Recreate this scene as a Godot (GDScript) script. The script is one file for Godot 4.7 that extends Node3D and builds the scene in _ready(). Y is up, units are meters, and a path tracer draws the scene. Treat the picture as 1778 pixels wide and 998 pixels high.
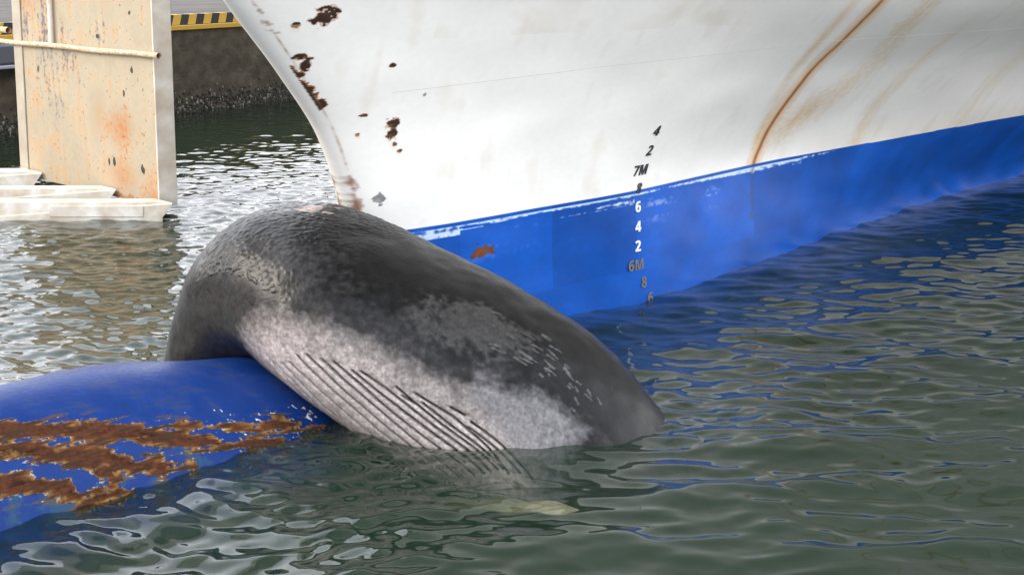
extends Node3D

# ---------------------------------------------------------------- frame of the ship
# The ship's centre line runs 60 degrees away from the camera's right. ship(o, t, y): o metres to port, t metres aft, y up.
func ship(o: float, t: float, y: float) -> Vector3:
	return Vector3(-7.578 + 0.5 * t + 0.866 * o, y, -(4.375 + 0.866 * t - 0.5 * o))

var rng := RandomNumberGenerator.new()

# ---------------------------------------------------------------- naming helpers
var taken := {}
func numbered(called: String) -> String:
	var n: int = taken.get(called, 0)
	taken[called] = n + 1
	return called if n == 0 else "%s_%03d" % [called, n]

func tag(o: Node, label: String, category: String, group := "", kind := "") -> void:
	if label: o.set_meta("label", label)
	if category: o.set_meta("category", category)
	if group: o.set_meta("group", group)
	if kind: o.set_meta("kind", kind)

func thing(called: String, at: Vector3, label: String, category: String, group := "") -> Node3D:
	var o := Node3D.new()
	o.name = numbered(called)
	add_child(o, true)
	o.position = at
	tag(o, label, category, group)
	return o

func put(called: String, mesh: Mesh, m: Material, parent: Node3D, at := Transform3D()) -> MeshInstance3D:
	var o := MeshInstance3D.new()
	o.name = numbered(called) if parent == self else called
	o.mesh = mesh
	o.material_override = m
	o.transform = at
	parent.add_child(o, true)
	return o

# ---------------------------------------------------------------- curves
func pchip(xs: Array, ys: Array) -> Array:
	var n := xs.size()
	var m: Array[float] = []
	var d: Array[float] = []
	for i in n - 1:
		d.append((ys[i + 1] - ys[i]) / float(xs[i + 1] - xs[i]))
	m.append(d[0])
	for i in range(1, n - 1):
		m.append(0.0 if d[i - 1] * d[i] <= 0.0 else 2.0 * d[i - 1] * d[i] / (d[i - 1] + d[i]))
	m.append(d[n - 2])
	return [xs, ys, m]

func along(c: Array, x: float) -> float:
	var xs: Array = c[0]
	var n := xs.size()
	var i := 0
	while i < n - 2 and x > xs[i + 1]:
		i += 1
	var h: float = xs[i + 1] - xs[i]
	var s := clampf((x - xs[i]) / h, 0.0, 1.0)
	var r := 1.0 - s
	return c[1][i] * (1 + 2 * s) * r * r + h * c[2][i] * s * r * r + c[1][i + 1] * s * s * (3 - 2 * s) - h * c[2][i + 1] * s * s * r

func piecewise(pts: Array, x: float) -> float:
	if x <= pts[0][0]: return pts[0][1]
	for i in pts.size() - 1:
		if x <= pts[i + 1][0]:
			return lerpf(pts[i][1], pts[i + 1][1], (x - pts[i][0]) / (pts[i + 1][0] - pts[i][0]))
	return pts[-1][1]

func spline_rows(k: Array, u: float) -> Array:   # Catmull-Rom through rows of numbers
	var n := k.size() - 1
	var i := clampi(int(floor(u * n)), 0, n - 1)
	var s := u * n - i
	var a: Array = k[maxi(i - 1, 0)]
	var b: Array = k[i]
	var c: Array = k[i + 1]
	var d: Array = k[mini(i + 2, n)]
	var r := []
	for j in a.size():
		r.append(0.5 * (2.0 * b[j] + (c[j] - a[j]) * s + (2.0 * a[j] - 5.0 * b[j] + 4.0 * c[j] - d[j]) * s * s + (3.0 * b[j] - a[j] - 3.0 * c[j] + d[j]) * s * s * s))
	return r

func seg_dist(p: Vector2, a: Vector2, b: Vector2) -> float:
	var ab := b - a
	return p.distance_to(a + ab * clampf((p - a).dot(ab) / ab.length_squared(), 0.0, 1.0))

func line_dist(p: Vector2, l: PackedVector2Array) -> float:
	var best := 1e9
	for i in l.size() - 1:
		best = minf(best, seg_dist(p, l[i], l[i + 1]))
	return best

# ---------------------------------------------------------------- meshes
# a grid of rows x cols points becomes one smooth mesh
func grid(rows: int, cols: int, v: PackedVector3Array, uv := PackedVector2Array(), col := PackedColorArray(), wrap := false, flip := false) -> ArrayMesh:
	var nrm := PackedVector3Array()
	nrm.resize(v.size())
	var idx := PackedInt32Array()
	var last := cols if wrap else cols - 1
	idx.resize((rows - 1) * last * 6)
	var k := 0
	for r in rows - 1:
		for c in last:
			var a := r * cols + c
			var b := r * cols + (c + 1) % cols
			var d := a + cols
			var e := b + cols
			if flip:
				idx[k] = a; idx[k + 1] = d; idx[k + 2] = b; idx[k + 3] = b; idx[k + 4] = d; idx[k + 5] = e
			else:
				idx[k] = a; idx[k + 1] = b; idx[k + 2] = d; idx[k + 3] = b; idx[k + 4] = e; idx[k + 5] = d
			k += 6
	for r in rows:
		var r0 := maxi(r - 1, 0) * cols
		var r1 := mini(r + 1, rows - 1) * cols
		for c in cols:
			var c0 := (c + cols - 1) % cols if wrap else maxi(c - 1, 0)
			var c1 := (c + 1) % cols if wrap else mini(c + 1, cols - 1)
			var n := (v[r1 + c] - v[r0 + c]).cross(v[r * cols + c1] - v[r * cols + c0])
			nrm[r * cols + c] = (-n if flip else n).normalized()
	var arr := []
	arr.resize(Mesh.ARRAY_MAX)
	arr[Mesh.ARRAY_VERTEX] = v
	arr[Mesh.ARRAY_NORMAL] = nrm
	if uv.size(): arr[Mesh.ARRAY_TEX_UV] = uv
	if col.size(): arr[Mesh.ARRAY_COLOR] = col
	arr[Mesh.ARRAY_INDEX] = idx
	var m := ArrayMesh.new()
	m.add_surface_from_arrays(Mesh.PRIMITIVE_TRIANGLES, arr)
	return m

# a prism between two outlines (same count), flat shaded
func prism(front: PackedVector3Array, back: PackedVector3Array) -> ArrayMesh:
	var st := SurfaceTool.new()
	st.begin(Mesh.PRIMITIVE_TRIANGLES)
	st.set_smooth_group(-1)
	var n := front.size()
	for i in range(1, n - 1):
		for p in [front[0], front[i], front[i + 1]]: st.add_vertex(p)
		for p in [back[0], back[i + 1], back[i]]: st.add_vertex(p)
	for i in n:
		var j := (i + 1) % n
		for p in [front[i], back[i], front[j], front[j], back[i], back[j]]: st.add_vertex(p)
	st.generate_normals()
	return st.commit()

# a box with chamfered edges, in its own axes
func bevel_box(size: Vector3, c: float) -> ArrayMesh:
	var st := SurfaceTool.new()
	st.begin(Mesh.PRIMITIVE_TRIANGLES)
	st.set_smooth_group(-1)
	var h := size / 2.0
	var faces := []
	for a in 3:
		var b := (a + 1) % 3
		var d := (a + 2) % 3
		for s in [-1.0, 1.0]:
			var q := []
			for e in [[-1, -1], [1, -1], [1, 1], [-1, 1]]:
				var p := Vector3()
				p[a] = s * h[a]; p[b] = e[0] * (h[b] - c); p[d] = e[1] * (h[d] - c)
				q.append(p)
			faces.append(q)
		for s in [-1.0, 1.0]:
			for r in [-1.0, 1.0]:
				var q := []
				for e in [[0, -1], [0, 1], [1, 1], [1, -1]]:
					var p := Vector3()
					p[a] = e[1] * (h[a] - c)
					p[b] = s * (h[b] - (c if e[0] == 1 else 0.0)); p[d] = r * (h[d] - (0.0 if e[0] == 1 else c))
					q.append(p)
				faces.append(q)
	for sx in [-1.0, 1.0]:
		for sy in [-1.0, 1.0]:
			for sz in [-1.0, 1.0]:
				faces.append([Vector3(sx * h.x, sy * (h.y - c), sz * (h.z - c)), Vector3(sx * (h.x - c), sy * h.y, sz * (h.z - c)), Vector3(sx * (h.x - c), sy * (h.y - c), sz * h.z)])
	for q in faces:
		var n: Vector3 = (q[1] - q[0]).cross(q[2] - q[0])
		var mid: Vector3 = (q[0] + q[2]) / 2.0
		if n.dot(mid) > 0: q.reverse()
		for i in range(1, q.size() - 1):
			st.add_vertex(q[0]); st.add_vertex(q[i]); st.add_vertex(q[i + 1])
	st.generate_normals()
	return st.commit()

func tube(path: Array, r: float, sides := 10) -> ArrayMesh:
	var v := PackedVector3Array()
	for i in path.size():
		var t: Vector3 = (path[mini(i + 1, path.size() - 1)] - path[maxi(i - 1, 0)]).normalized()
		var a := t.cross(Vector3.UP if absf(t.y) < 0.9 else Vector3.RIGHT).normalized()
		var b := t.cross(a)
		var q := r if i > 0 and i < path.size() - 1 else r
		for k in sides:
			v.append(path[i] + (a * cos(TAU * k / sides) + b * sin(TAU * k / sides)) * q)
	for c in [path[0], path[-1]]:
		pass
	return grid(path.size(), sides, v, PackedVector2Array(), PackedColorArray(), true)

# ---------------------------------------------------------------- materials
func noise(freq: float, seed_: int, octaves := 3, kind := FastNoiseLite.TYPE_SIMPLEX_SMOOTH) -> FastNoiseLite:
	var n := FastNoiseLite.new()
	n.noise_type = kind
	n.frequency = freq
	n.seed = seed_
	n.fractal_type = FastNoiseLite.FRACTAL_FBM if octaves > 1 else FastNoiseLite.FRACTAL_NONE
	n.fractal_octaves = octaves
	return n

func noise_tex(freq: float, seed_: int, octaves: int, size := 512, lo := Color.BLACK, hi := Color.WHITE, kind := FastNoiseLite.TYPE_SIMPLEX_SMOOTH) -> ImageTexture:
	var im := noise(freq, seed_, octaves, kind).get_seamless_image(size, size)
	im.convert(Image.FORMAT_RGB8)
	var d := im.get_data()
	for i in range(0, d.size(), 3):
		var t := d[i] / 255.0
		var c := lo.lerp(hi, t)
		d[i] = int(c.r * 255); d[i + 1] = int(c.g * 255); d[i + 2] = int(c.b * 255)
	return ImageTexture.create_from_image(Image.create_from_data(size, size, false, Image.FORMAT_RGB8, d))

func lin(r: float, g: float, b: float) -> Color:
	return Color(r, g, b).linear_to_srgb()

func mat(c: Color, rough: float, bump: Texture2D = null, bump_cm := 0.3, scale := 1.0) -> StandardMaterial3D:
	var m := StandardMaterial3D.new()
	m.albedo_color = c
	m.roughness = rough
	m.uv1_triplanar = true
	m.uv1_world_triplanar = true
	m.uv1_scale = Vector3.ONE * scale
	if bump:
		m.heightmap_enabled = true
		m.heightmap_texture = bump
		m.heightmap_scale = bump_cm
	return m

func textured(t: Texture2D, rough: float, scale: float, bump: Texture2D = null, bump_cm := 0.3) -> StandardMaterial3D:
	var m := mat(Color.WHITE, rough, bump, bump_cm, scale)
	m.albedo_texture = t
	return m

func painted(im: Image, rough: float) -> StandardMaterial3D:
	var m := StandardMaterial3D.new()
	m.albedo_texture = ImageTexture.create_from_image(im)
	m.roughness = rough
	m.texture_repeat = false
	return m

func store(d: PackedByteArray, k: int, c: Vector3) -> void:   # linear colour into sRGB bytes
	var s := Color(c.x, c.y, c.z).linear_to_srgb()
	d[k] = int(clampf(s.r, 0, 1) * 255); d[k + 1] = int(clampf(s.g, 0, 1) * 255); d[k + 2] = int(clampf(s.b, 0, 1) * 255)

# ---------------------------------------------------------------- the whole scene
func _ready() -> void:
	rng.seed = 7
	set_view_and_light()
	build_water()
	build_quay()
	build_ship()
	build_whale()
	build_pontoon()

func set_view_and_light() -> void:
	var cam := Camera3D.new()
	cam.name = "camera"
	add_child(cam)
	cam.position = Vector3(0, 3.64, 0)
	cam.rotation_degrees.x = -11.0
	cam.fov = 18.9
	cam.near = 0.1
	cam.far = 2000.0
	var sky := ProceduralSkyMaterial.new()
	sky.sky_top_color = Color(0.76, 0.79, 0.84)
	sky.sky_horizon_color = Color(0.99, 0.99, 1.0)
	sky.sky_curve = 0.45
	sky.sky_energy_multiplier = 1.25
	sky.ground_bottom_color = Color(0.2, 0.22, 0.2)
	sky.ground_horizon_color = Color(0.5, 0.5, 0.5)
	var env := Environment.new()
	env.background_mode = Environment.BG_SKY
	env.sky = Sky.new()
	env.sky.sky_material = sky
	env.tonemap_mode = Environment.TONE_MAPPER_LINEAR
	env.tonemap_exposure = 2.22
	env.sdfgi_enabled = true
	env.ssao_enabled = true
	env.ssil_enabled = true
	env.volumetric_fog_enabled = true
	env.volumetric_fog_density = 0.0
	var we := WorldEnvironment.new()
	we.name = "world_environment"
	we.environment = env
	add_child(we)
	var sun := DirectionalLight3D.new()
	sun.name = "sun"
	add_child(sun)
	sun.light_energy = 0.5
	sun.light_color = Color(1.0, 0.96, 0.9)
	sun.light_angular_distance = 28.0
	sun.shadow_enabled = true
	sun.look_at_from_position(Vector3(-8.5, 4.6, -0.4), Vector3.ZERO)

# ---------------------------------------------------------------- water
func build_water() -> void:
	var n1 := noise(0.85, 3, 1)
	var n2 := noise(2.7, 4, 1)
	var n3 := noise(5.2, 5, 1)
	var xs := PackedFloat32Array()
	var zs := PackedFloat32Array()
	var z := 7.0
	while z < 60.0:
		zs.append(z)
		z += 0.028 if z < 14.0 else 0.028 + (z - 14.0) * 0.002
	var x := -14.0
	while x < 16.0:
		xs.append(x)
		x += 0.04 if x > -9.0 and x < 9.5 else 0.15
	var v := PackedVector3Array()
	v.resize(xs.size() * zs.size())
	var k := 0
	for zz in zs:
		for xx in xs:
			var edge := clampf(minf(minf(xx + 14.0, 16.0 - xx), minf(zz - 7.0, 60.0 - zz)) * 0.7, 0.0, 1.0)
			# the ship shelters its port side: there the surface is smoother and longer
			var lee := smoothstep(-2.6, 1.6, 0.866 * (xx + 7.578) - 0.5 * (zz - 4.375) + 0.12 * (zz - 12.0)) * smoothstep(-1.3, 0.8, xx)
			var a := n1.get_noise_2d(xx * 0.8, zz * 1.1)
			var b := n2.get_noise_2d(xx * 0.75 + 7.0, zz * 1.1)
			var h := lerpf(0.026, 0.038, lee) * (a + 0.4 * a * a) + lerpf(0.0185, 0.0135, lee) * (b + 0.4 * b * b)
			if zz < 34.0:
				# broken, lapping water where the whale lies in it
				var lap := clampf(1.6 - Vector2(xx - 1.2, (zz - 13.2) * 1.3).length() * 1.3, 0, 1)
				h += (lerpf(0.0085, 0.0026, lee) + 0.005 * lap) * n3.get_noise_2d(xx * 0.85, zz * 1.1)
			h *= 1.0 - 0.55 * smoothstep(23.0, 32.0, zz)   # calmer under the quay
			# a low swell that falls away in front of the bulb
			h -= 0.13 * (1.0 - smoothstep(9.9, 12.3, zz)) * (1.0 - smoothstep(-1.7, -0.5, xx)) * smoothstep(1.0, 1.7, 0.866 * (xx + 7.578) - 0.5 * (zz - 4.375))
			v[k] = Vector3(xx, h * edge, -zz)
			k += 1
	var mesh := grid(zs.size(), xs.size(), v, PackedVector2Array(), PackedColorArray(), false, true)
	var st := SurfaceTool.new()
	st.begin(Mesh.PRIMITIVE_TRIANGLES)
	var x0 := xs[0]
	var x1 := xs[-1]
	var z0 := -zs[0]
	var z1 := -zs[-1]
	for q in [[-400, x0, 60, -400], [x1, 400, 60, -400], [x0, x1, 60, z0], [x0, x1, z1, -400]]:
		var a := Vector3(q[0], 0, q[2]); var b := Vector3(q[1], 0, q[2]); var c := Vector3(q[1], 0, q[3]); var d := Vector3(q[0], 0, q[3])
		for p in [a, c, b, a, d, c]:
			st.set_normal(Vector3.UP)
			st.add_vertex(p)
	st.commit(mesh)
	var m := StandardMaterial3D.new()
	m.transparency = BaseMaterial3D.TRANSPARENCY_ALPHA
	m.albedo_color = Color(0.072, 0.168, 0.105, 0.5)
	m.roughness = 0.02
	m.metallic_specular = 0.41
	var w := put("water", mesh, m, self)
	w.set_meta("kind", "structure")
	w.set_meta("label", "dark green rippled harbour water")
	var bed := put("seabed", bevel_box(Vector3(800, 0.2, 460), 0.02), mat(lin(0.02, 0.03, 0.02), 0.9), self, Transform3D(Basis(), Vector3(0, -2.6, -170)))
	bed.set_meta("kind", "structure")
	# silt in the water: one bank under the harbour, one under the low swell in front
	for e in [[Vector3(44, 2.3, 52.3), Vector3(1, -1.24, -38.85)], [Vector3(44, 2.15, 8.0), Vector3(1, -1.315, -8.69)]]:
		var murk := FogVolume.new()
		murk.name = numbered("water_murk")
		murk.size = e[0]
		murk.position = e[1]
		var fm := FogMaterial.new()
		fm.density = 1.8
		fm.albedo = lin(0.034, 0.080, 0.038)
		murk.material = fm
		murk.set_meta("kind", "stuff")
		add_child(murk)

# ---------------------------------------------------------------- quay
func build_quay() -> void:
	var concrete := textured(noise_tex(0.012, 21, 5, 512, lin(0.035, 0.030, 0.021), lin(0.15, 0.128, 0.092)), 0.9, 0.35, noise_tex(0.05, 22, 4, 512), 1.2)
	var asphalt := textured(noise_tex(0.01, 23, 5, 512, lin(0.035, 0.030, 0.026), lin(0.095, 0.082, 0.072)), 0.95, 0.08, noise_tex(0.1, 24, 3, 256), 0.5)
	var along_quay := Basis(Vector3(0.5, 0, -0.866), Vector3.UP, Vector3(0.866, 0, 0.5))   # x aft, z towards the ship
	var apron := put("quay_apron", bevel_box(Vector3(320, 0.3, 300), 0.02), asphalt, self, Transform3D(along_quay, ship(-18.35 - 150.0, 60, 1.845)))
	apron.set_meta("kind", "structure")
	var q := thing("quay_wall", ship(-17.8, 35, 0), "long grey concrete quay wall with striped kerb and dark wet foot behind the pontoon", "quay wall")
	q.basis = along_quay
	put("wall", bevel_box(Vector3(220, 4.4, 0.55), 0.015), concrete, q, Transform3D(Basis(), Vector3(20, -0.32, -0.275)))
	var yellow := mat(lin(0.62, 0.38, 0.05), 0.6, noise_tex(0.06, 25, 4, 256), 0.3, 1.5)
	var black := mat(lin(0.02, 0.02, 0.02), 0.6)
	put("edge_band", bevel_box(Vector3(220, 0.11, 0.06), 0.01), yellow, q, Transform3D(Basis(), Vector3(20, 1.935, 0.028)))
	var f := PackedVector3Array([Vector3(0, 2.0, -0.02), Vector3(0.27, 2.0, -0.02), Vector3(0.37, 2.23, -0.04), Vector3(0.10, 2.23, -0.04)])
	var b := PackedVector3Array()
	for p in f: b.append(Vector3(p.x, p.y, -0.24))
	var piece := prism(f, b)
	for i in 90:
		var o := put("yellow_stripe" if i % 2 else "black_stripe", piece, yellow if i % 2 else black, q, Transform3D(Basis(), Vector3(-14.0 + 0.272 * i, 0, 0)))
		o.name = o.name
	# wet foot of the wall: a crust of mussels and oysters
	var shell := SphereMesh.new()
	shell.radius = 0.5; shell.height = 1.0; shell.radial_segments = 6; shell.rings = 3
	var mm := MultiMesh.new()
	mm.transform_format = MultiMesh.TRANSFORM_3D
	mm.use_colors = true
	mm.mesh = shell
	mm.instance_count = 9000
	for i in mm.instance_count:
		var h := absf(rng.randfn(0.0, 0.19))
		var s := rng.randf_range(0.025, 0.07)
		var t := Transform3D(Basis.from_euler(Vector3(rng.randf() * TAU, rng.randf() * TAU, 0)).scaled(Vector3(s, s * 1.4, s * 0.8)), Vector3(rng.randf_range(-14, 16), h - 0.05, 0.01))
		mm.set_instance_transform(i, t)
		var g := rng.randf_range(0.02, 0.07) if rng.randf() < 0.8 else rng.randf_range(0.12, 0.28)
		mm.set_instance_color(i, Color(g, g * 0.9, g * 0.75))
	var sm := mat(Color.WHITE, 0.8)
	sm.vertex_color_use_as_albedo = true
	var crust := MultiMeshInstance3D.new()
	crust.name = "mussel_crust"
	crust.multimesh = mm
	crust.material_override = sm
	crust.set_meta("kind", "stuff")
	q.add_child(crust)
	var fender := thing("rubber_fender", ship(-17.8, 24.0, 1.3), "grey rubber fender strip along the quay wall at the left edge", "fender")
	fender.basis = along_quay
	put("bumper", bevel_box(Vector3(5.0, 0.42, 0.24), 0.05), mat(lin(0.10, 0.11, 0.13), 0.7, noise_tex(0.08, 26, 3, 256), 0.4), fender, Transform3D(Basis(), Vector3(0, 0.31, 0.125)))
	put("rail_plate", bevel_box(Vector3(5.0, 0.07, 0.30), 0.015), mat(lin(0.36, 0.38, 0.42), 0.6), fender, Transform3D(Basis(), Vector3(0, 0.06, 0.155)))

# ---------------------------------------------------------------- ship
var stem_curve: Array
var level_y := [-3.0, 0.0, 1.2, 2.26, 3.11, 5.0, 8.0, 12.0]
var level_curve := []
var level_stem := []

func lay_lines() -> void:
	stem_curve = pchip([-3.0, -0.3, 0.4, 1.0, 1.49, 2.08, 2.65, 3.27, 5.0, 8.0, 12.0], [12.6, 12.5, 12.45, 12.38, 12.23, 11.92, 11.39, 10.72, 9.1, 7.0, 5.2])
	var t := [[12.6, 13, 15.3, 16.3, 18.4, 21.2, 25.3, 29.2, 34, 45, 60], [12.475, 12.8, 15.3, 16.3, 18.4, 21.2, 25.3, 29.2, 34, 45, 60], [12.33, 12.73, 14.5, 16.1, 18.8, 21.55, 26.6, 34, 45, 60], [11.76, 12.2, 13.5, 16.1, 18.8, 21.5, 26.6, 34, 45, 60], [10.9, 11.3, 13, 16, 18.8, 21.5, 26.6, 34, 45, 60], [9.1, 9.5, 13, 16, 18.8, 22, 27, 34, 45, 60], [7, 7.5, 10, 13, 16, 20, 26, 34, 45, 60], [5.2, 5.7, 8, 12, 16, 22, 30, 45, 60]]
	var b := [[0, 0.3, 0.7, 0.9, 1.05, 1.1, 1.3, 1.7, 2.7, 5.5, 8.5], [0, 0.3, 0.75, 0.99, 1.15, 1.22, 1.42, 1.9, 3, 6, 9], [0, 0.32, 0.68, 0.95, 1.16, 1.55, 2.35, 4, 7, 9.5], [0, 0.28, 0.62, 1.25, 1.77, 2.3, 3.2, 4.9, 7.7, 9.8], [0, 0.28, 0.78, 1.72, 2.61, 3.3, 4.4, 6, 8.3, 10], [0, 0.35, 1.8, 3.1, 4.1, 5.2, 6.5, 8, 9.8, 10.5], [0, 0.5, 2, 3.6, 5, 6.6, 8.3, 9.8, 10.5, 10.5], [0, 0.6, 2.2, 4.6, 6.5, 8.6, 10.2, 10.5, 10.5]]
	for i in t.size():
		var r := []
		for q in t[i]: r.append(sqrt(float(q) - float(t[i][0])))
		level_curve.append(pchip(r, b[i]))
		level_stem.append(float(t[i][0]))

func half_breadth(t: float, y: float) -> float:
	var ts := along(stem_curve, y)
	var s := maxf(t - ts, 0.0)
	var v := []
	for i in level_y.size():
		v.append(along(level_curve[i], sqrt(s * (60.0 - level_stem[i]) / (60.0 - ts))))
	return along(pchip(level_y, v), y)

func build_ship() -> void:
	lay_lines()
	var base := ship(0, 14, 0)
	var s := thing("ship", base, "white ship bow with blue waterline paint, rust streaks and a blue bulb ahead of it", "ship")
	# hull: one grid from starboard round the stem to port
	var ys := PackedFloat32Array()
	var y := -2.4
	while y < 12.01:
		ys.append(y)
		y += 0.05 if y > -0.3 and y < 3.9 else 0.3
	ys.append(12.0)
	var half_cols := 260
	var cols := half_cols * 2 + 1
	var v := PackedVector3Array()
	var uv := PackedVector2Array()
	var dent := noise(0.55, 31, 2)
	for yy in ys:
		var ts := along(stem_curve, yy)
		for c in range(-half_cols, half_cols + 1):
			var w := absf(c) / float(half_cols)
			var t := ts + (60.0 - ts) * w * w
			var o := half_breadth(t, yy)
			o += dent.get_noise_2d(t * 1.1, yy * 1.6) * 0.018 * clampf((t - ts) * 1.2, 0, 1)
			v.append(ship(o * signf(c), t, yy) - base)
			uv.append(Vector2((t - 9.0) / 24.0, 1.0 - (yy + 0.2) / 4.4))
	var hm := painted(hull_paint(), 0.38)
	hm.metallic_specular = 0.3
	var fine := noise_tex(0.03, 32, 4, 512)
	var hull := put("hull", grid(ys.size(), cols, v, uv, PackedColorArray(), false, true), hm, s)
	hull.set_meta("label", "white and blue steel bow plating")
	# deck
	var dv := PackedVector3Array()
	for k in [-1.0, 1.0]:
		for c in half_cols + 1:
			var w := c / float(half_cols)
			var t := 5.2 + 54.8 * w * w
			dv.append(ship(half_breadth(t, 12.0) * k, t, 11.99) - base)
	put("deck", grid(2, half_cols + 1, dv), mat(lin(0.15, 0.2, 0.15), 0.8), s)
	var tv := PackedVector3Array()
	for k in [-1.0, 1.0]:
		for yy in ys:
			tv.append(ship(half_breadth(60.0, yy) * k, 60.0, yy) - base)
	put("after_bulkhead", grid(2, ys.size(), tv), mat(lin(0.7, 0.7, 0.68), 0.6), s)
	# bulb
	var kb := [[3.2, 0.275, 0.358, -0.766], [3.9, 0.52, 0.866, -0.825], [5.2, 0.564, 1.033, -0.662], [7.0, 0.661, 1.183, -0.499], [9.0, 0.927, 1.207, -0.535], [10.5, 1.183, 1.083, -0.658], [12.0, 1.328, 1.007, -0.791], [14.0, 1.388, 0.967, -0.888]]
	var bv := PackedVector3Array()
	var buv := PackedVector2Array()
	var rows := 260
	var bc := 360
	for r in rows + 4:
		var u := maxf(r - 3, 0) / float(rows)
		var q := spline_rows(kb, u)
		var shrink: float = [0.02, 0.55, 0.85][r] if r < 3 else 1.0
		var ahead: float = [-0.16, -0.13, -0.06][r] if r < 3 else 0.0
		for c in bc:
			var a := deg_to_rad(-90.0 + 360.0 * c / bc)
			bv.append(ship(q[1] * cos(a) * shrink, q[0] + ahead, q[3] + q[2] * sin(a) * shrink) - base)
			buv.append(Vector2((q[0] - 7.0) / 4.5, 1.0 - (rad_to_deg(a) + 10.0) / 110.0))
	var imgs := bulb_paint()
	var bm := painted(imgs[0], 0.5)
	bm.roughness_texture = ImageTexture.create_from_image(imgs[1])
	bm.roughness = 1.0
	bm.heightmap_enabled = true
	bm.heightmap_texture = ImageTexture.create_from_image(imgs[2])
	bm.heightmap_scale = 1.2
	bm.metallic_specular = 0.27
	var bulb := put("bulbous_bow", grid(rows + 4, bc, bv, buv, PackedColorArray(), true, true), bm, s)
	bulb.set_meta("label", "blue bulbous bow with flaking rust bands at the waterline")
	# weld seams across the plating
	var weld := mat(lin(0.52, 0.50, 0.47), 0.8)
	for line in [[[12.4, 2.45], [13.555, 2.489], [15.0, 2.55], [16.86, 2.6], [18.5, 2.66], [23.3, 2.66], [30.0, 2.7]]]:
		var path := []
		var t := 12.4
		while t < 30.0:
			var yy := piecewise(line, t)
			path.append(ship(half_breadth(t, yy) + dent.get_noise_2d(t * 1.1, yy * 1.6) * 0.018 - 0.002, t, yy) - base)
			t += 0.1
		put("weld_seam", tube(path, 0.003, 6), weld, s)
	# draft marks, welded on and painted: black on the white, white on the blue
	var font := SystemFont.new()
	font.font_names = PackedStringArray(["Droid Sans"])
	font.font_weight = 800
	var dark := mat(lin(0.02, 0.02, 0.025), 0.5)
	var pale := mat(lin(0.75, 0.76, 0.78), 0.5)
	var worn := mat(lin(0.13, 0.12, 0.11), 0.8)
	for e in [["4", 16.273, 1.814, 0], ["2", 16.255, 1.607, 0], ["7M", 16.155, 1.409, 0], ["8", 16.147, 1.216, 0], ["6", 16.124, 1.024, 1], ["4", 16.126, 0.817, 1], ["2", 16.128, 0.609, 1], ["6M", 16.107, 0.41, 2], ["8", 16.244, 0.206, 2], ["6", 16.368, 0.02, 2]]:
		var tm := TextMesh.new()
		tm.font = font
		tm.text = e[0]
		tm.font_size = 64
		tm.pixel_size = 0.112 / 46.0
		tm.depth = 0.008
		var t: float = e[1]
		var yy: float = e[2]
		var p := ship(half_breadth(t, yy) + dent.get_noise_2d(t * 1.1, yy * 1.6) * 0.018, t, yy)
		var ax := (ship(half_breadth(t + 0.1, yy), t + 0.1, yy) - ship(half_breadth(t - 0.1, yy), t - 0.1, yy)).normalized()
		var up := (ship(half_breadth(t, yy + 0.06), t, yy + 0.06) - ship(half_breadth(t, yy - 0.06), t, yy - 0.06)).normalized()
		var n := ax.cross(up).normalized()
		up = n.cross(ax)
		if e[3] == 0: up = (up + ax * 0.25).normalized()
		var o := put("draft_mark", tm, [dark, pale, worn][e[3]], s, Transform3D(Basis(ax * 1.25, up, n), p - base + n * 0.006))
		o.set_meta("label", "%s draft mark reading %s" % [["black", "white", "worn brownish"][e[3]], e[0]])

func poly(a: Array) -> PackedVector2Array:
	var r := PackedVector2Array()
	for q in a: r.append(Vector2(q[0], q[1]))
	return r

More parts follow.
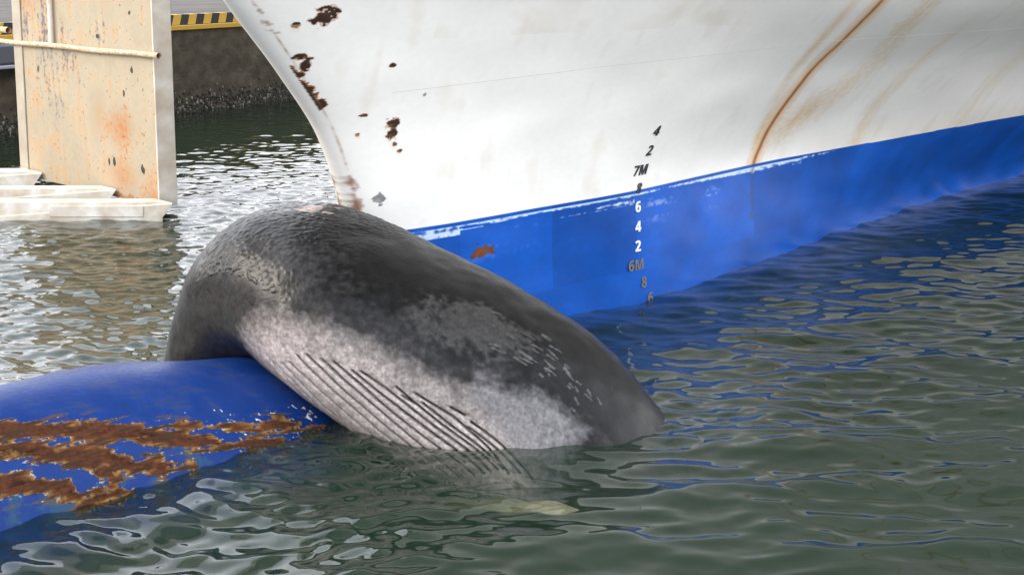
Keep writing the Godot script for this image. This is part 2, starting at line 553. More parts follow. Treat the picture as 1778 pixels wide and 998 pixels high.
func hull_paint() -> Image:
	var w := 2048
	var h := 640
	var d := PackedByteArray()
	d.resize(w * h * 3)
	var na := noise(0.01, 41, 4).get_image(w, h).get_data()
	var nb := noise(0.09, 42, 4).get_image(w, h).get_data()
	var stretched := noise(0.02, 43, 3)
	var ns := stretched.get_image(w / 8, h * 2).get_data()      # read stretched along the hull
	var nv := noise(0.03, 44, 3).get_image(w, h / 8).get_data()  # read stretched up and down
	var white := Vector3(0.77, 0.75, 0.71)
	var blue := Vector3(0.002, 0.070, 0.36)
	var spots := [[11.505, 3.131, 0.115, 0.075, 0], [11.262, 3.063, 0.035, 0.022, 0], [11.42, 2.80, 0.06, 0.03, 0], [11.47, 2.74, 0.05, 0.06, 0], [11.38, 2.70, 0.05, 0.03, 0], [12.331, 2.694, 0.035, 0.022, 0], [12.48, 2.17, 0.075, 0.06, 0], [12.50, 2.08, 0.05, 0.05, 0], [12.588, 1.923, 0.03, 0.02, 0], [12.146, 2.268, 0.05, 0.014, 1], [12.146, 2.102, 0.02, 0.014, 0], [12.53, 1.99, 0.025, 0.02, 0], [12.425, 1.511, 0.05, 0.06, 2], [13.69, 0.883, 0.15, 0.07, 1], [12.779, 2.414, 0.02, 0.02, 2], [13.6, 0.86, 0.08, 0.04, 1], [16.05, 1.58, 0.06, 0.012, 2]]
	var strip := poly([[11.40, 2.68], [11.46, 2.62], [11.56, 2.54], [11.68, 2.41], [11.74, 2.37]])
	var streak := poly([[18.9, 4.2], [18.83, 3.1], [18.87, 2.62], [18.83, 2.26], [18.85, 1.78], [18.87, 1.4], [18.81, 1.2]])
	var stain_a := poly([[18.2, 3.5], [18.37, 2.8], [18.54, 2.0], [18.72, 1.5]])
	var stain_b := poly([[19.9, 3.4], [19.9, 2.9], [20.2, 2.33], [19.8, 1.86], [19.44, 1.74], [19.2, 1.6]])
	var stain_c := poly([[21.4, 2.6], [21.3, 2.2], [21.2, 1.83], [21.3, 1.2]])
	var stain_d := poly([[24.6, 2.8], [24.48, 2.27], [24.4, 1.6], [24.3, 1.3]])
	var stain_e := poly([[23.0, 1.24], [21.9, 1.26], [26.0, 1.28]])
	for j in h:
		var y := 4.2 - 4.4 * (j + 0.5) / h
		for i in w:
			var t := 9.0 + 24.0 * (i + 0.5) / w
			var k := j * w + i
			var a := na[k] / 255.0 - 0.5
			var b := nb[k] / 255.0 - 0.5
			var g := ns[j * 2 * (w / 8) + i / 8] / 255.0 - 0.5
			var c: Vector3
			if y > 1.2 + g * 0.012:
				c = white * (1.0 + 0.05 * a + 0.05 * b)
				if t > 17.3 and t < 27.0:
					var p := Vector2(t, y)
					var runs := nv[(j / 8) * w + i] / 255.0
					var e := clampf(1.0 - line_dist(p, stain_b) / (0.34 + 0.3 * b), 0, 1) * 0.55 + clampf(1.0 - line_dist(p, stain_c) / (0.28 + 0.3 * b), 0, 1) * 0.35 + clampf(1.0 - line_dist(p, stain_d) / (0.45 + 0.3 * b), 0, 1) * 0.3 + clampf(1.0 - line_dist(p, stain_a) / 0.16, 0, 1) * 0.5
					e += clampf(1.0 - absf(y - 1.22) / 0.30, 0, 1) * clampf((t - 19.0) * 0.4, 0, 1) * 0.16
					e *= clampf(0.55 + 1.2 * (runs - 0.3) + b, 0, 1.2)
					c = c.lerp(Vector3(0.62, 0.44, 0.21), clampf(e * 1.15, 0, 0.8))
					var s := line_dist(p, streak)
					if s < 0.2:
						c = c.lerp(Vector3(0.66, 0.40, 0.16), clampf(1.15 - s / (0.22 + 0.14 * b), 0, 1) * 0.75)
						c = c.lerp(Vector3(0.46, 0.20, 0.065), clampf(1.5 - s / 0.045, 0, 1) * (0.85 if y < 2.3 else 0.6))
						if absf(s - 0.012) < 0.012: c = c.lerp(Vector3(0.16, 0.07, 0.04), 0.6)
				var grime := nv[(j / 8) * w + i] / 255.0 - 0.5
				c = c.lerp(Vector3(0.50, 0.43, 0.31), clampf(grime * 0.5 + a * 0.7 - 0.12, 0, 0.2))
				if t > 12.7 and y > 2.9 and t <= 17.3:
					c = c.lerp(Vector3(0.6, 0.55, 0.45), clampf(a * 0.9, 0, 0.3))
			else:
				c = blue * (1.0 + 0.5 * a + 0.14 * b)
				# overlapping coats of paint and chalky scuffs
				var block := int(floor((t + 0.12 * y) / 1.35))
				var tone := fmod(absf(sin(block * 12.9898) * 43758.5), 1.0)
				if y > 0.35: c *= 0.84 + 0.32 * tone
				var lap := 1.05 + 0.07 * tone
				if t < 20.0 and y > lap and y < 1.17 and g > -0.05 + 0.16 * (tone - 0.5):
					c = c.lerp(Vector3(0.55, 0.66, 0.80), clampf(0.5 + b * 2.0 + g * 3.0, 0, 0.9))
				elif t >= 20.0 and y > 1.12 and y < 1.18 and g > 0.06:
					c = c.lerp(Vector3(0.5, 0.62, 0.8), clampf(0.3 + b * 2.0, 0, 0.8))
				var scuff := clampf((a + 0.35 * b + 0.08 * (tone - 0.5)) * 3.0 - 0.2, 0, 1) * clampf(1.0 - absf(y - 0.98) / 0.22, 0, 1)
				if t < 18.0: c = c.lerp(Vector3(0.30, 0.42, 0.64), scuff * clampf(0.35 + b * 1.5 + g * 4.0, 0, 0.6))
				if absf(t - 18.8) < 0.12 and y > 0.55:
					c = c.lerp(Vector3(0.03, 0.05, 0.06), clampf((1.0 - absf(t - 18.8 + 0.06 * b) / 0.075), 0, 1) * clampf(0.7 + b, 0, 1) * 0.8)
			if t < 14.2 and t - along(stem_curve, y) > 0.05:
				var p := Vector2(t, y)
				for q in spots:
					var e := Vector2((t - q[0]) / q[2], (y - q[1]) / q[3]).length() * 1.2 + b * 1.7
					if e < 1.0:
						c = [Vector3(0.045, 0.026, 0.018), Vector3(0.14, 0.045, 0.02), Vector3(0.25, 0.25, 0.25)][q[4]] * (1.0 + b)
					elif e < 1.25 and q[4] == 0:
						c = c.lerp(Vector3(0.35, 0.16, 0.06), 0.6)
					# thin rust running down from the spot
					if q[4] == 0 and y < q[1] and y > q[1] - q[3] * 3.2 and absf(t - q[0] - 0.25 * (q[1] - y)) < q[2]:
						var runs := nv[(j / 8) * w + i] / 255.0
						c = c.lerp(Vector3(0.6, 0.36, 0.14), clampf((runs - 0.5) * 3.0, 0, 0.6) * (1.0 - (q[1] - y) / (q[3] * 3.2)))
				if line_dist(p, strip) + b * 0.09 < 0.028: c = Vector3(0.05, 0.028, 0.02)
				elif line_dist(p, strip) + b * 0.09 < 0.038: c = Vector3(0.3, 0.13, 0.05)
			if t < 13.0:
				# the rusty seam of the stem bar
				var off := t - along(stem_curve, y)
				var line := absf(off - lerpf(0.035, 0.12, clampf((y - 1.5) / 1.8, 0, 1)))
				if line < 0.05 and y > 1.2:
					c = c.lerp(Vector3(0.30, 0.19, 0.11), clampf(1.2 - line / 0.012, 0, 1) * clampf(0.45 + a * 2.5 + b, 0, 0.85))
					if y > 3.0 or y < 1.75: c = c.lerp(Vector3(0.22, 0.09, 0.04), clampf(0.7 - line / 0.05 + b * 2.4 + a * 1.5, 0, 0.8))
			store(d, k * 3, c)
	return Image.create_from_data(w, h, false, Image.FORMAT_RGB8, d)

func bulb_paint() -> Array:
	var w := 1024
	var h := 512
	var d := PackedByteArray()
	d.resize(w * h * 3)
	var rd := PackedByteArray()
	rd.resize(w * h)
	var hd := PackedByteArray()
	hd.resize(w * h)
	var na := noise(0.012, 51, 4).get_image(w, h).get_data()
	var nb := noise(0.07, 52, 4).get_image(w, h).get_data()
	var nl := noise(0.035, 53, 4).get_image(w / 4, h * 2).get_data()   # read stretched along the bulb
	# bands of bare rusted steel: upper and lower edge in degrees round the bulb
	var bands := [
		[[[7.0, 66], [7.85, 64.6], [8.22, 56.9], [8.55, 53.8], [8.85, 48.0], [9.11, 42.4], [9.58, 36.2], [10.11, 33.7], [10.61, 33.3]], [[7.0, 60], [7.77, 57.4], [8.06, 52.6], [8.25, 49.7], [8.57, 44.5], [8.88, 39.3], [9.31, 33.4], [9.74, 31.0], [10.1, 31.6], [10.61, 33.0]], 7.0, 10.6],
		[[[9.90, 40], [10.0, 43.0], [10.25, 43.0], [10.55, 37.8]], [[9.88, 38.9], [10.16, 37.2], [10.6, 36.0]], 9.9, 10.6],
		[[[9.03, 45.9], [9.34, 44.3], [9.65, 42.2], [9.86, 41.0]], [[9.03, 44.9], [9.41, 41.4], [9.62, 39.9], [9.84, 39.5]], 9.05, 9.85],
		[[[7.0, 58], [7.75, 56.3], [7.99, 51.3], [8.09, 47.0], [8.33, 45.3], [8.49, 42.4], [8.66, 36.6], [8.93, 32.2], [9.14, 28.9]], [[7.0, 53], [7.69, 49.5], [7.91, 44.7], [8.09, 40.7], [8.27, 38.9], [8.38, 38.1], [8.47, 35.1], [8.67, 30.6], [8.89, 28.1], [9.14, 28.0]], 7.0, 9.14],
		[[[7.0, 47], [7.64, 43.6], [7.82, 39.9], [8.01, 35.8], [8.11, 33.0], [8.17, 26.0]], [[7.0, 39], [7.56, 35.3], [7.77, 33.3], [7.93, 32.0], [8.04, 28.5], [8.17, 24.5]], 7.0, 8.17],
		[[[8.28, 38], [8.35, 38.0], [8.43, 36.4], [8.47, 31]], [[8.28, 35], [8.33, 32.5], [8.44, 30.5], [8.47, 30]], 8.28, 8.47],
		[[[8.14, 27.0], [8.27, 29.5], [8.47, 28.5], [8.54, 25.0]], [[8.14, 23], [8.27, 23], [8.54, 23]], 8.14, 8.54]]
	for j in h:
		var a := -10.0 + 110.0 * (1.0 - (j + 0.5) / h)
		for i in w:
			var t := 7.0 + 4.5 * (i + 0.5) / w
			var k := j * w + i
			var n := na[k] / 255.0 - 0.5
			var m := nb[k] / 255.0 - 0.5
			var st := nl[(j * 2) * (w / 4) + i / 4] / 255.0 - 0.5
			var c := Vector3(0.003, 0.030, 0.165) * (1.0 + 0.3 * n + 0.15 * m)
			# worn and stained paint
			c = c.lerp(Vector3(0.030, 0.045, 0.10), clampf(n * 2.4 + st * 1.5 + m * 0.5, 0, 1) * 0.6)
			if a < 38.0: c = c.lerp(Vector3(0.02, 0.07, 0.10), clampf(n * 3.0 + m + 0.1, 0, 0.6))
			var inside := -99.0
			for bd in bands:
				if t > bd[2] - 0.05 and t < bd[3] + 0.05:
					var q := minf(piecewise(bd[0], t) - a, a - piecewise(bd[1], t))
					q = minf(q, minf(t - bd[2], bd[3] - t) * 20.0 + 0.6 if bd[2] > 7.0 else (bd[3] - t) * 20.0 + 0.6)
					inside = maxf(inside, q)
			inside += m * 1.3 + n * 2.6 + st * 6.0 + 0.8
			var rough := 0.42 + 0.15 * m
			var high := 128.0 + m * 30.0
			if inside > 0.0:
				var ochre := clampf(1.0 - inside / (1.4 + 3.5 * absf(n)), 0, 1)
				c = Vector3(0.068, 0.022, 0.009) * (1.0 + 0.9 * m + 0.8 * n + 1.6 * st)
				c = c.lerp(Vector3(0.38, 0.20, 0.06), ochre * clampf(0.5 + m * 1.3, 0.1, 0.9))
				if st > 0.08: c = c.lerp(Vector3(0.03, 0.018, 0.012), clampf((st - 0.08) * 5.0, 0, 0.8))
				rough = 0.8
				high = 60.0 + m * 160.0
			elif inside > -2.5 and st + n * 0.6 + m * 0.3 > 0.06 and m < 0.14:
				c = c.lerp(Vector3(0.09, 0.05, 0.03), clampf((st + n * 0.6 - 0.02) * 5.0, 0, 0.75))
			elif inside > -0.5 and m > 0.14:
				c = c.lerp(Vector3(0.48, 0.42, 0.30), clampf((m - 0.08) * 6.0, 0, 0.8))
				high = 170.0
			elif a > 36.0 and a < 50.0 and t > 9.0 and m + n > 0.42:
				c = Vector3(0.7, 0.7, 0.66)
			store(d, k * 3, c)
			rd[k] = int(clampf(rough, 0, 1) * 255)
			hd[k] = int(clampf(high, 0, 255))
	return [Image.create_from_data(w, h, false, Image.FORMAT_RGB8, d), Image.create_from_data(w, h, false, Image.FORMAT_L8, rd), Image.create_from_data(w, h, false, Image.FORMAT_L8, hd)]

# ---------------------------------------------------------------- whale
# rows: o, t, y of the spine, half width along the ship, half thickness
var spine := [[-2.153, 11.629, -1.332, 0.822, 0.639], [-1.205, 11.825, -0.375, 0.778, 0.433], [-0.587, 11.698, 0.518, 0.852, 0.525], [0.117, 11.382, 0.931, 0.855, 0.657], [1.081, 11.272, 0.647, 1.03, 0.714], [2.296, 11.62, -0.073, 0.994, 0.756], [3.191, 11.5, -0.805, 0.88, 0.481], [3.829, 11.533, -1.907, 0.761, 0.4]]
var pleats := []

func whale_frame(u: float) -> Array:
	var q := spline_rows(spine, u)
	var a := spline_rows(spine, maxf(u - 0.001, 0))
	var b := spline_rows(spine, minf(u + 0.001, 1))
	var t := Vector3(b[0] - a[0], b[1] - a[1], b[2] - a[2]).normalized()
	var side := Vector3(0, 1, 0)
	side = (side - t * t.dot(side)).normalized()
	return [Vector3(q[0], q[1], q[2]), t.cross(side), side, q[3], q[4]]

func whale_point(f: Array, a: float, inward := 0.0) -> Vector3:
	var c := cos(a)
	var s := sin(a)
	c = signf(c) * pow(absf(c), 0.909)
	s = signf(s) * pow(absf(s), 0.909)
	var p: Vector3 = f[0] + f[1] * c * (f[4] - inward) - f[2] * s * (f[3] - inward)
	return ship(p.x, p.y, p.z)

func in_poly(p: Vector2, q: PackedVector2Array) -> float:   # signed: positive inside
	var d := line_dist(p, q)
	d = minf(d, seg_dist(p, q[-1], q[0]))
	return d if Geometry2D.is_point_in_polygon(p, q) else -d

func skin(u: float, a: float, p: Vector3, big: FastNoiseLite, fine: FastNoiseLite) -> Array:   # [colour, roughness]
	var b := big.get_noise_3dv(p)
	var m := fine.get_noise_3dv(p)
	var q := Vector2(u * 9.0, a * 0.0157)
	# dark back, grey mottled flank
	var dark := Vector3(0.0048, 0.0045, 0.0045)
	var grey := Vector3(0.043, 0.040, 0.041)
	var flank := clampf((a - 30.0) / 45.0 + b * 0.8 + m * 0.6, 0, 1)
	var c := dark.lerp(grey, flank)
	var r := lerpf(0.30, 0.46, flank)
	if a < -30.0: c = dark
	c *= 1.0 + 0.6 * m + 0.25 * b
	if u > 0.62 and u < 0.77 and a > 5.0 and a < 42.0:
		for e in scratches:
			if seg_dist(q, e[0], e[1]) < 0.008: c = c.lerp(Vector3(0.16, 0.15, 0.145), 0.7)
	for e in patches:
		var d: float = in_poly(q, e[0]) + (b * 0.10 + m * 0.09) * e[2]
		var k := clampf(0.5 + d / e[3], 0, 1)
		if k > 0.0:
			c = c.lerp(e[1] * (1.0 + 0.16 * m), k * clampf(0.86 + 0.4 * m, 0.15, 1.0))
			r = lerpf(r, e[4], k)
	return [c, r, b, m]

var patches := []
var scratches := []   # short pale scars on the flank: two ends each

func build_whale() -> void:
	for l in [[[0.525, 112], [0.547, 118.7], [0.563, 130], [0.58, 146]], [[0.535, 111.8], [0.554, 116.2], [0.57, 124.0], [0.582, 131.5], [0.596, 141]], [[0.543, 107], [0.553, 109.3], [0.567, 115.1], [0.58, 121.5], [0.592, 126.5], [0.603, 131]], [[0.55, 102.5], [0.56, 104.0], [0.568, 106.0], [0.579, 109.0], [0.590, 112.5], [0.601, 115.3], [0.613, 118]], [[0.553, 95.0], [0.565, 97.5], [0.578, 100.4], [0.591, 103.7], [0.604, 106.7], [0.619, 109.8]], [[0.56, 91.2], [0.572, 93.0], [0.59, 97.5], [0.6, 99.8], [0.612, 102.0], [0.626, 104.0]], [[0.571, 89.0], [0.585, 91.3], [0.607, 95.1], [0.621, 97.4], [0.637, 99.6]], [[0.577, 86.5], [0.592, 88.6], [0.606, 90.8], [0.621, 93.0], [0.637, 94.4], [0.655, 95.5]], [[0.588, 85.0], [0.598, 86.6], [0.612, 88.1], [0.627, 89.5], [0.646, 90.5], [0.669, 91.5]], [[0.593, 82.8], [0.61, 83.6], [0.63, 86.0], [0.652, 87.7], [0.678, 88.8]], [[0.615, 79.7], [0.629, 82.2], [0.652, 84.5], [0.668, 85.4], [0.687, 86.0]], [[0.621, 82.3], [0.629, 82.6]], [[0.634, 80.0], [0.661, 82.6], [0.676, 83.2], [0.694, 83.7]], [[0.627, 77.5], [0.657, 77.6], [0.676, 79.7], [0.705, 81.5]], [[0.652, 73.9], [0.664, 73.5]], [[0.671, 74.8], [0.694, 75.3], [0.734, 75.6]], [[0.671, 78.4], [0.69, 78.6], [0.715, 78.9]]]:
		var pl := PackedVector2Array()
		for e in l: pl.append(Vector2(e[0] * 9.0, e[1] * 0.0157))
		if l.size() > 2:
			pl.append(pl[-1] + (pl[-1] - pl[-2]).normalized() * 0.5)
		pleats.append(pl)
	var shape := func(a: Array) -> PackedVector2Array:
		var r := PackedVector2Array()
		for e in a: r.append(Vector2(e[0] * 9.0, e[1] * 0.0157))
		return r
	# polygon, colour, how broken its edge is, width of its edge in metres, roughness
	patches = [
		[shape.call([[0.497, 112], [0.52, 92], [0.555, 80], [0.60, 74], [0.64, 71], [0.70, 62], [0.76, 64], [0.80, 90], [0.74, 170], [0.56, 170]]), Vector3(0.72, 0.63, 0.60), 0.5, 0.42, 0.42],
		[shape.call([[0.607, 43], [0.612, 28], [0.627, 14], [0.65, 10], [0.672, 12], [0.668, 26], [0.65, 40], [0.63, 48]]), Vector3(0.060, 0.057, 0.054), 1.5, 0.10, 0.55],
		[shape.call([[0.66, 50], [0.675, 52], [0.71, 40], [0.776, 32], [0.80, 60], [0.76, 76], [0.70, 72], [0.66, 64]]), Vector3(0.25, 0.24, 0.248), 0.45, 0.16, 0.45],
		[shape.call([[0.455, 12], [0.452, 2], [0.459, -2], [0.467, 2], [0.466, 11]]), Vector3(0.42, 0.29, 0.24), 0.5, 0.015, 0.5],
		[shape.call([[0.458, -4], [0.462, -11], [0.470, -9], [0.467, -4]]), Vector3(0.36, 0.22, 0.18), 0.4, 0.015, 0.5],
		[shape.call([[0.475, 9], [0.472, 5], [0.480, 3], [0.482, 6]]), Vector3(0.45, 0.30, 0.26), 0.3, 0.012, 0.5]]
	for i in 46:
		var from := Vector2(rng.randf_range(0.64, 0.755) * 9.0, rng.randf_range(8, 34) * 0.0157)
		scratches.append([from, from + Vector2(rng.randf_range(0.02, 0.10), rng.randf_range(-0.02, 0.012))])
	var us := PackedFloat32Array()
	var u := 0.0
	while u < 1.0:
		us.append(u)
		u += 0.0014 if u > 0.36 and u < 0.80 else 0.008
	us.append(1.0)
	var angs := PackedFloat32Array()
	var a := -180.0
	while a < 179.9:
		angs.append(a)
		a += 0.42 if a >= 66 and a < 148 else (0.7 if a >= -35 and a < 66 else 2.5)
	var big := noise(1.6, 61, 4)
	var fine := noise(13.0, 62, 5)
	var lump := noise(2.2, 63, 2)
	var pebble := noise(20.0, 64, 1)
	var base := ship(1.2, 11.4, 0.0)
	var v := PackedVector3Array()
	var uv := PackedVector2Array()
	var col := PackedColorArray()
	for uu in us:
		var f := whale_frame(uu)
		var ends := clampf(minf(uu, 1.0 - uu) * 30.0, 0.05, 1.0)
		f[3] *= ends
		f[4] *= ends
		var near := []
		for pl in pleats:
			if uu * 9.0 > pl[0].x - 0.15: near.append(pl)
		for aa in angs:
			var p0 := whale_point(f, deg_to_rad(aa))
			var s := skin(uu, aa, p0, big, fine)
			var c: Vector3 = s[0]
			var inward: float = -0.012 * lump.get_noise_3dv(p0)
			if uu > 0.40 and uu < 0.56 and aa < 75.0:
				inward -= 0.008 * maxf(pebble.get_noise_3dv(p0), 0.0) * clampf((0.56 - uu) * 20.0, 0, 1)
			if uu > 0.52 and aa > 66.0 and aa < 175.0:
				var q := Vector2(uu * 9.0, aa * 0.0157)
				var best := 1.0
				for pl in near:
					best = minf(best, line_dist(q, pl))
				if best < 0.05:
					var g := clampf(1.0 - best / 0.015, 0, 1)
					inward += 0.020 * smoothstep(0, 1, g) + 0.012 * pow(clampf(1.0 - best / 0.05, 0, 1), 2.0)
					c = c.lerp(Vector3(0.03, 0.028, 0.03), smoothstep(0.1, 0.6, g) * clampf(0.9 + s[3] * 0.6, 0.4, 1.0))
			v.append(whale_point(f, deg_to_rad(aa), inward) - base)
			uv.append(Vector2(uu, (aa + 180.0) / 360.0))
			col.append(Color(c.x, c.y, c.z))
	var m := textured(noise_tex(0.05, 66, 5, 512, Color(0.62, 0.62, 0.62), Color(1, 1, 1)), 1.0, 1.1, noise_tex(0.055, 67, 4, 512), 0.16)
	m.vertex_color_use_as_albedo = true
	m.roughness_texture = noise_tex(0.02, 68, 5, 512, Color(0.25, 0.25, 0.25), Color(0.42, 0.42, 0.42))
	m.metallic_specular = 0.32
	var w := thing("whale", base, "dead dark grey whale with pale grooved throat draped over the blue bulb of the ship", "whale")
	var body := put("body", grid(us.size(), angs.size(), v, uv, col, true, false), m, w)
	body.set_meta("label", "dark grey body with pale pleated throat")
	# flipper under the water
	var fl := PackedVector3Array()
	for i in 25:
		var k := i / 24.0
		var mid := ship(1.95, 10.78, 0).lerp(ship(3.36, 10.28, 0), k) + Vector3(0, lerpf(-0.52, -0.21, k) + 0.012 * sin(k * 19.0), 0)
		var wide := lerpf(0.20, 0.13, k) * sqrt(clampf((1.0 - k) * 4.0, 0.0, 1.0)) * (1.0 + 0.08 * sin(k * 23.0)) + 0.004
		for j in 16:
			var g := TAU * j / 16.0
			fl.append(mid + ship(0.2, 1.0, 0).direction_to(ship(0, 0, 0)) * wide * cos(g) + Vector3.UP * wide * 0.22 * sin(g) - base)
	put("flipper", grid(25, 16, fl, PackedVector2Array(), PackedColorArray(), true, true), textured(noise_tex(0.03, 65, 4, 256, lin(0.34, 0.33, 0.18), lin(0.70, 0.67, 0.38)), 0.5, 1.5), w).set_meta("label", "pale yellowish flipper seen through the water")

# ---------------------------------------------------------------- floating frame with its rusty panel
func panel_paint() -> Image:
	var w := 640
	var h := 512
	var d := PackedByteArray()
	d.resize(w * h * 3)
	var na := noise(0.010, 71, 4).get_image(w, h).get_data()
	var nb := noise(0.06, 72, 4).get_image(w, h).get_data()
	var nv := noise(0.04, 73, 3).get_image(w, h / 6 + 1).get_data()
	var blots := [[0.77, 0.31, 0.085, 0.075, 1.15], [0.10, 0.90, 0.20, 0.10, 1.1], [0.55, 0.95, 0.10, 0.08, 0.5], [0.62, 0.35, 0.05, 0.10, 0.45], [0.76, 0.10, 0.10, 0.07, 0.7], [0.98, 0.04, 0.07, 0.10, 0.9], [0.70, 0.92, 0.06, 0.1, 0.4]]
	var scrapes := [[0.28, 0.62, 0.05, 0.10], [0.24, 0.68, 0.02, 0.13], [0.42, 0.60, 0.03, 0.07], [0.10, 0.72, 0.03, 0.06], [0.20, 0.55, 0.02, 0.10], [0.30, 0.37, 0.04, 0.05], [0.65, 0.70, 0.03, 0.04]]
	var holes := [[0.905, 0.145, 0.014, 0.016], [0.715, 0.155, 0.008, 0.022], [0.68, 0.15, 0.006, 0.014], [0.80, 0.455, 0.007, 0.014], [0.86, 0.56, 0.008, 0.014], [0.64, 0.69, 0.010, 0.010], [0.47, 0.90, 0.006, 0.01], [0.86, 0.80, 0.008, 0.008], [0.18, 0.52, 0.006, 0.014]]
	for j in h:
		var y := 1.0 - (j + 0.5) / h
		for i in w:
			var x := (i + 0.5) / w
			var k := j * w + i
			var a := na[k] / 255.0 - 0.5
			var b := nb[k] / 255.0 - 0.5
			var r := nv[(j / 6) * w + i] / 255.0 - 0.5
			var c := Vector3(0.41, 0.345, 0.25) * (1.0 + 0.16 * a + 0.12 * b)
			c = c.lerp(Vector3(0.50, 0.27, 0.10), clampf(r * 1.3 + a * 1.2 + 0.02 - absf(x - 0.18) * 0.4, 0, 0.45))
			for q in blots:
				var e := Vector2((x - q[0]) / q[2], (y - q[1]) / q[3]).length()
				c = c.lerp(Vector3(0.44, 0.17, 0.045), clampf((1.5 - e + b * 1.4 + a) * 0.7, 0, 1) * q[4] * 0.8)
			for q in scrapes:
				var e := Vector2((x - q[0]) / q[2], (y - q[1]) / q[3]).length()
				c = c.lerp(Vector3(0.15, 0.13, 0.15), clampf((1.1 - e) * 0.5 + (b + r) * 2.2 - 0.05, 0, 0.85))
			if b > 0.27 and a > 0.0: c = c.lerp(Vector3(0.1, 0.06, 0.04), 0.6)
			for q in holes:
				if Vector2((x - q[0]) / q[2], (y - q[1]) / q[3]).length() + b * 1.2 < 1.0: c = Vector3(0.03, 0.025, 0.022)
			if y < 0.02 + b * 0.03 and x > 0.5: c = c.lerp(Vector3(0.35, 0.14, 0.05), 0.8)
			store(d, k * 3, c)
	return Image.create_from_data(w, h, false, Image.FORMAT_RGB8, d)

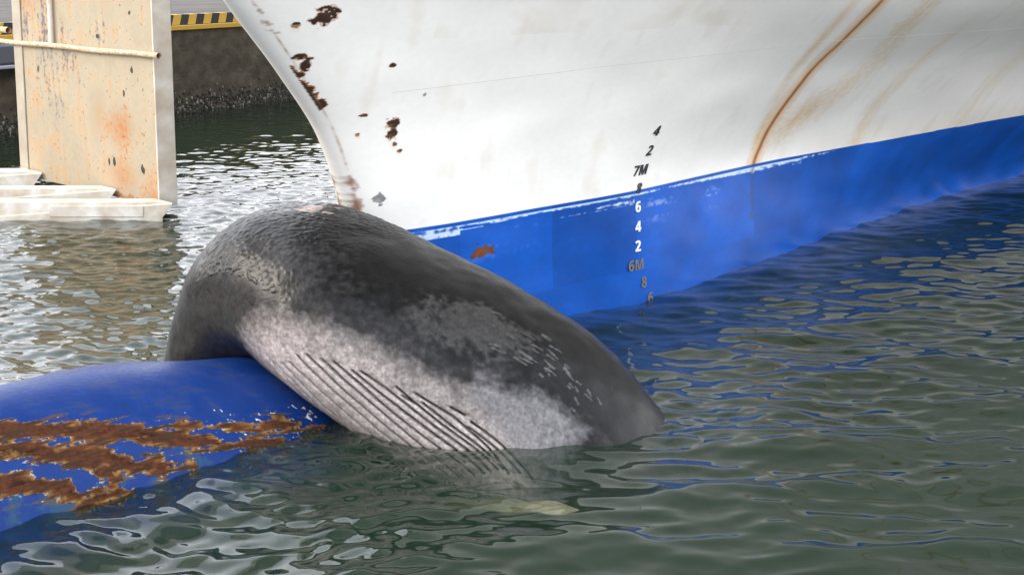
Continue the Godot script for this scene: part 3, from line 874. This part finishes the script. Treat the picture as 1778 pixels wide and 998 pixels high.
func build_pontoon() -> void:
	var near := Vector3(-4.97, 0.12, -24.07)
	var far := Vector3(-7.88, 0.12, -27.6)
	var run := (far - near).normalized()             # from the near right edge to the far left one
	var back := Vector3(-run.z, 0, run.x)
	if back.z > 0: back = -back
	var wide := near.distance_to(far)
	var p := thing("pontoon", Vector3(near.x, 0, near.z), "low white floating steel frame carrying a tall rust-stained cream panel with pipe rail", "pontoon")
	var o := Vector3(near.x, 0, near.z)
	var tall := 3.9
	var st := SurfaceTool.new()
	st.begin(Mesh.PRIMITIVE_TRIANGLES)
	var c := [far, near, near + Vector3.UP * tall, far + Vector3.UP * tall]
	var uvs := [Vector2(0, 1), Vector2(1, 1), Vector2(1, 0), Vector2(0, 0)]
	for i in [0, 2, 1, 0, 3, 2]:
		st.set_uv(Vector2(uvs[i].x, 1.0 - (1.0 - uvs[i].y) * tall / 3.35) if true else uvs[i])
		st.set_normal(-back)
		st.add_vertex(c[i] - o)
	var cream := textured(noise_tex(0.02, 74, 4, 256, lin(0.34, 0.29, 0.23), lin(0.50, 0.45, 0.37)), 0.6, 0.4, noise_tex(0.05, 75, 3, 256), 0.2)
	var white := textured(noise_tex(0.02, 76, 4, 256, lin(0.52, 0.42, 0.30), lin(0.95, 0.94, 0.90)), 0.55, 0.4, noise_tex(0.05, 77, 3, 256), 0.2)
	var rusty := textured(noise_tex(0.04, 78, 4, 256, lin(0.40, 0.20, 0.08), lin(0.80, 0.68, 0.50)), 0.7, 0.8, noise_tex(0.05, 79, 3, 256), 0.3)
	var streaky := textured(noise_tex(0.03, 81, 5, 512, lin(0.30, 0.13, 0.04), lin(1.0, 0.98, 0.86)), 0.6, 0.9)
	var basis_p := Basis(-run, Vector3.UP, -back)     # x towards the near edge, z towards the camera
	var mid := (near + far) / 2.0 - o
	var face := put("panel_face", bevel_box(Vector3(wide - 0.01, tall, 0.02), 0.004), painted(panel_paint(), 0.7), p)
	face.mesh = panel_sheet(wide, tall, 0.02)
	face.transform = Transform3D(basis_p, mid + Vector3.UP * tall / 2.0)
	put("panel_box", bevel_box(Vector3(wide, tall - 0.01, 0.24), 0.008), cream, p, Transform3D(basis_p, mid + Vector3.UP * tall / 2.0 + back * 0.135))
	put("edge_plate", bevel_box(Vector3(0.03, tall, 0.29), 0.006), white, p, Transform3D(basis_p, near - o - run * 0.017 + Vector3.UP * tall / 2.0 + back * 0.13))
	put("edge_strip", bevel_box(Vector3(0.30, tall - 0.02, 0.02), 0.005), cream, p, Transform3D(basis_p, far - o - run * 0.15 + Vector3.UP * tall / 2.0 - back * 0.022))
	# pipe rail along the panel and beyond it
	var y := 2.24
	var rail := []
	for i in 12:
		rail.append(near - o - run * 0.27 + run * (wide + 3.2) * i / 11.0 - back * 0.06 + Vector3.UP * (y - 0.12 + 0.008 * sin(i * 1.7)))
	put("rail", tube(rail, 0.04, 12), streaky, p)
	var upper := []
	for i in 4:
		upper.append(far - o + run * (0.1 + 3.0 * i / 3.0) - back * 0.06 + Vector3.UP * (y + 0.06))
	put("rail", tube(upper, 0.05, 12), rusty, p)
	var post := near - o + run * 3.12 - back * 0.06
	put("rail_post", tube([post + Vector3.UP * (y - 0.12), post + Vector3.UP * 3.9], 0.04, 12), white, p)
	# three floating beams whose ends are cut on the slant of the panel
	for e in [[23.62, -4.70, 0.24, 0.40], [24.95, -5.78, 0.25, 0.36], [26.9, -7.38, 0.25, 0.5]]:
		var z: float = -e[0] - o.z
		var x: float = e[1] - o.x
		var deep: float = e[3]
		var f := PackedVector3Array([Vector3(x - 7.0, -0.3, z), Vector3(x - 0.14, -0.3, z), Vector3(x - 0.14, 0.03, z), Vector3(x, e[2] - 0.02, z), Vector3(x - 0.01, e[2], z - 0.02), Vector3(x - 7.0, e[2], z - 0.02)])
		var b := PackedVector3Array()
		for q in f: b.append(q + Vector3(-deep * 0.8, 0, -deep))
		var beam := put("float_beam", prism(f, b), white, p)
		beam.name = "float_beam"
	# low doubler plates welded on the front beam
	put("doubler_plate", bevel_box(Vector3(1.3, 0.15, 0.012), 0.004), white, p, Transform3D(Basis(), Vector3(-5.75 - o.x, 0.12, -23.608 - o.z)))

# the painted front sheet of the panel: UV runs over the lower 3.35 m
func panel_sheet(wide: float, tall: float, thick: float) -> ArrayMesh:
	var v := PackedVector3Array()
	var uv := PackedVector2Array()
	var dent := noise(0.8, 80, 2)
	for j in 41:
		for i in 49:
			var x := -wide / 2.0 + wide * i / 48.0
			var y := -tall / 2.0 + tall * j / 40.0
			v.append(Vector3(x, y, thick / 2.0 + 0.006 * dent.get_noise_2d(x, y)))
			uv.append(Vector2(i / 48.0, 1.0 - (j / 40.0) * tall / 3.35))
	return grid(41, 49, v, uv, PackedColorArray(), false, true)
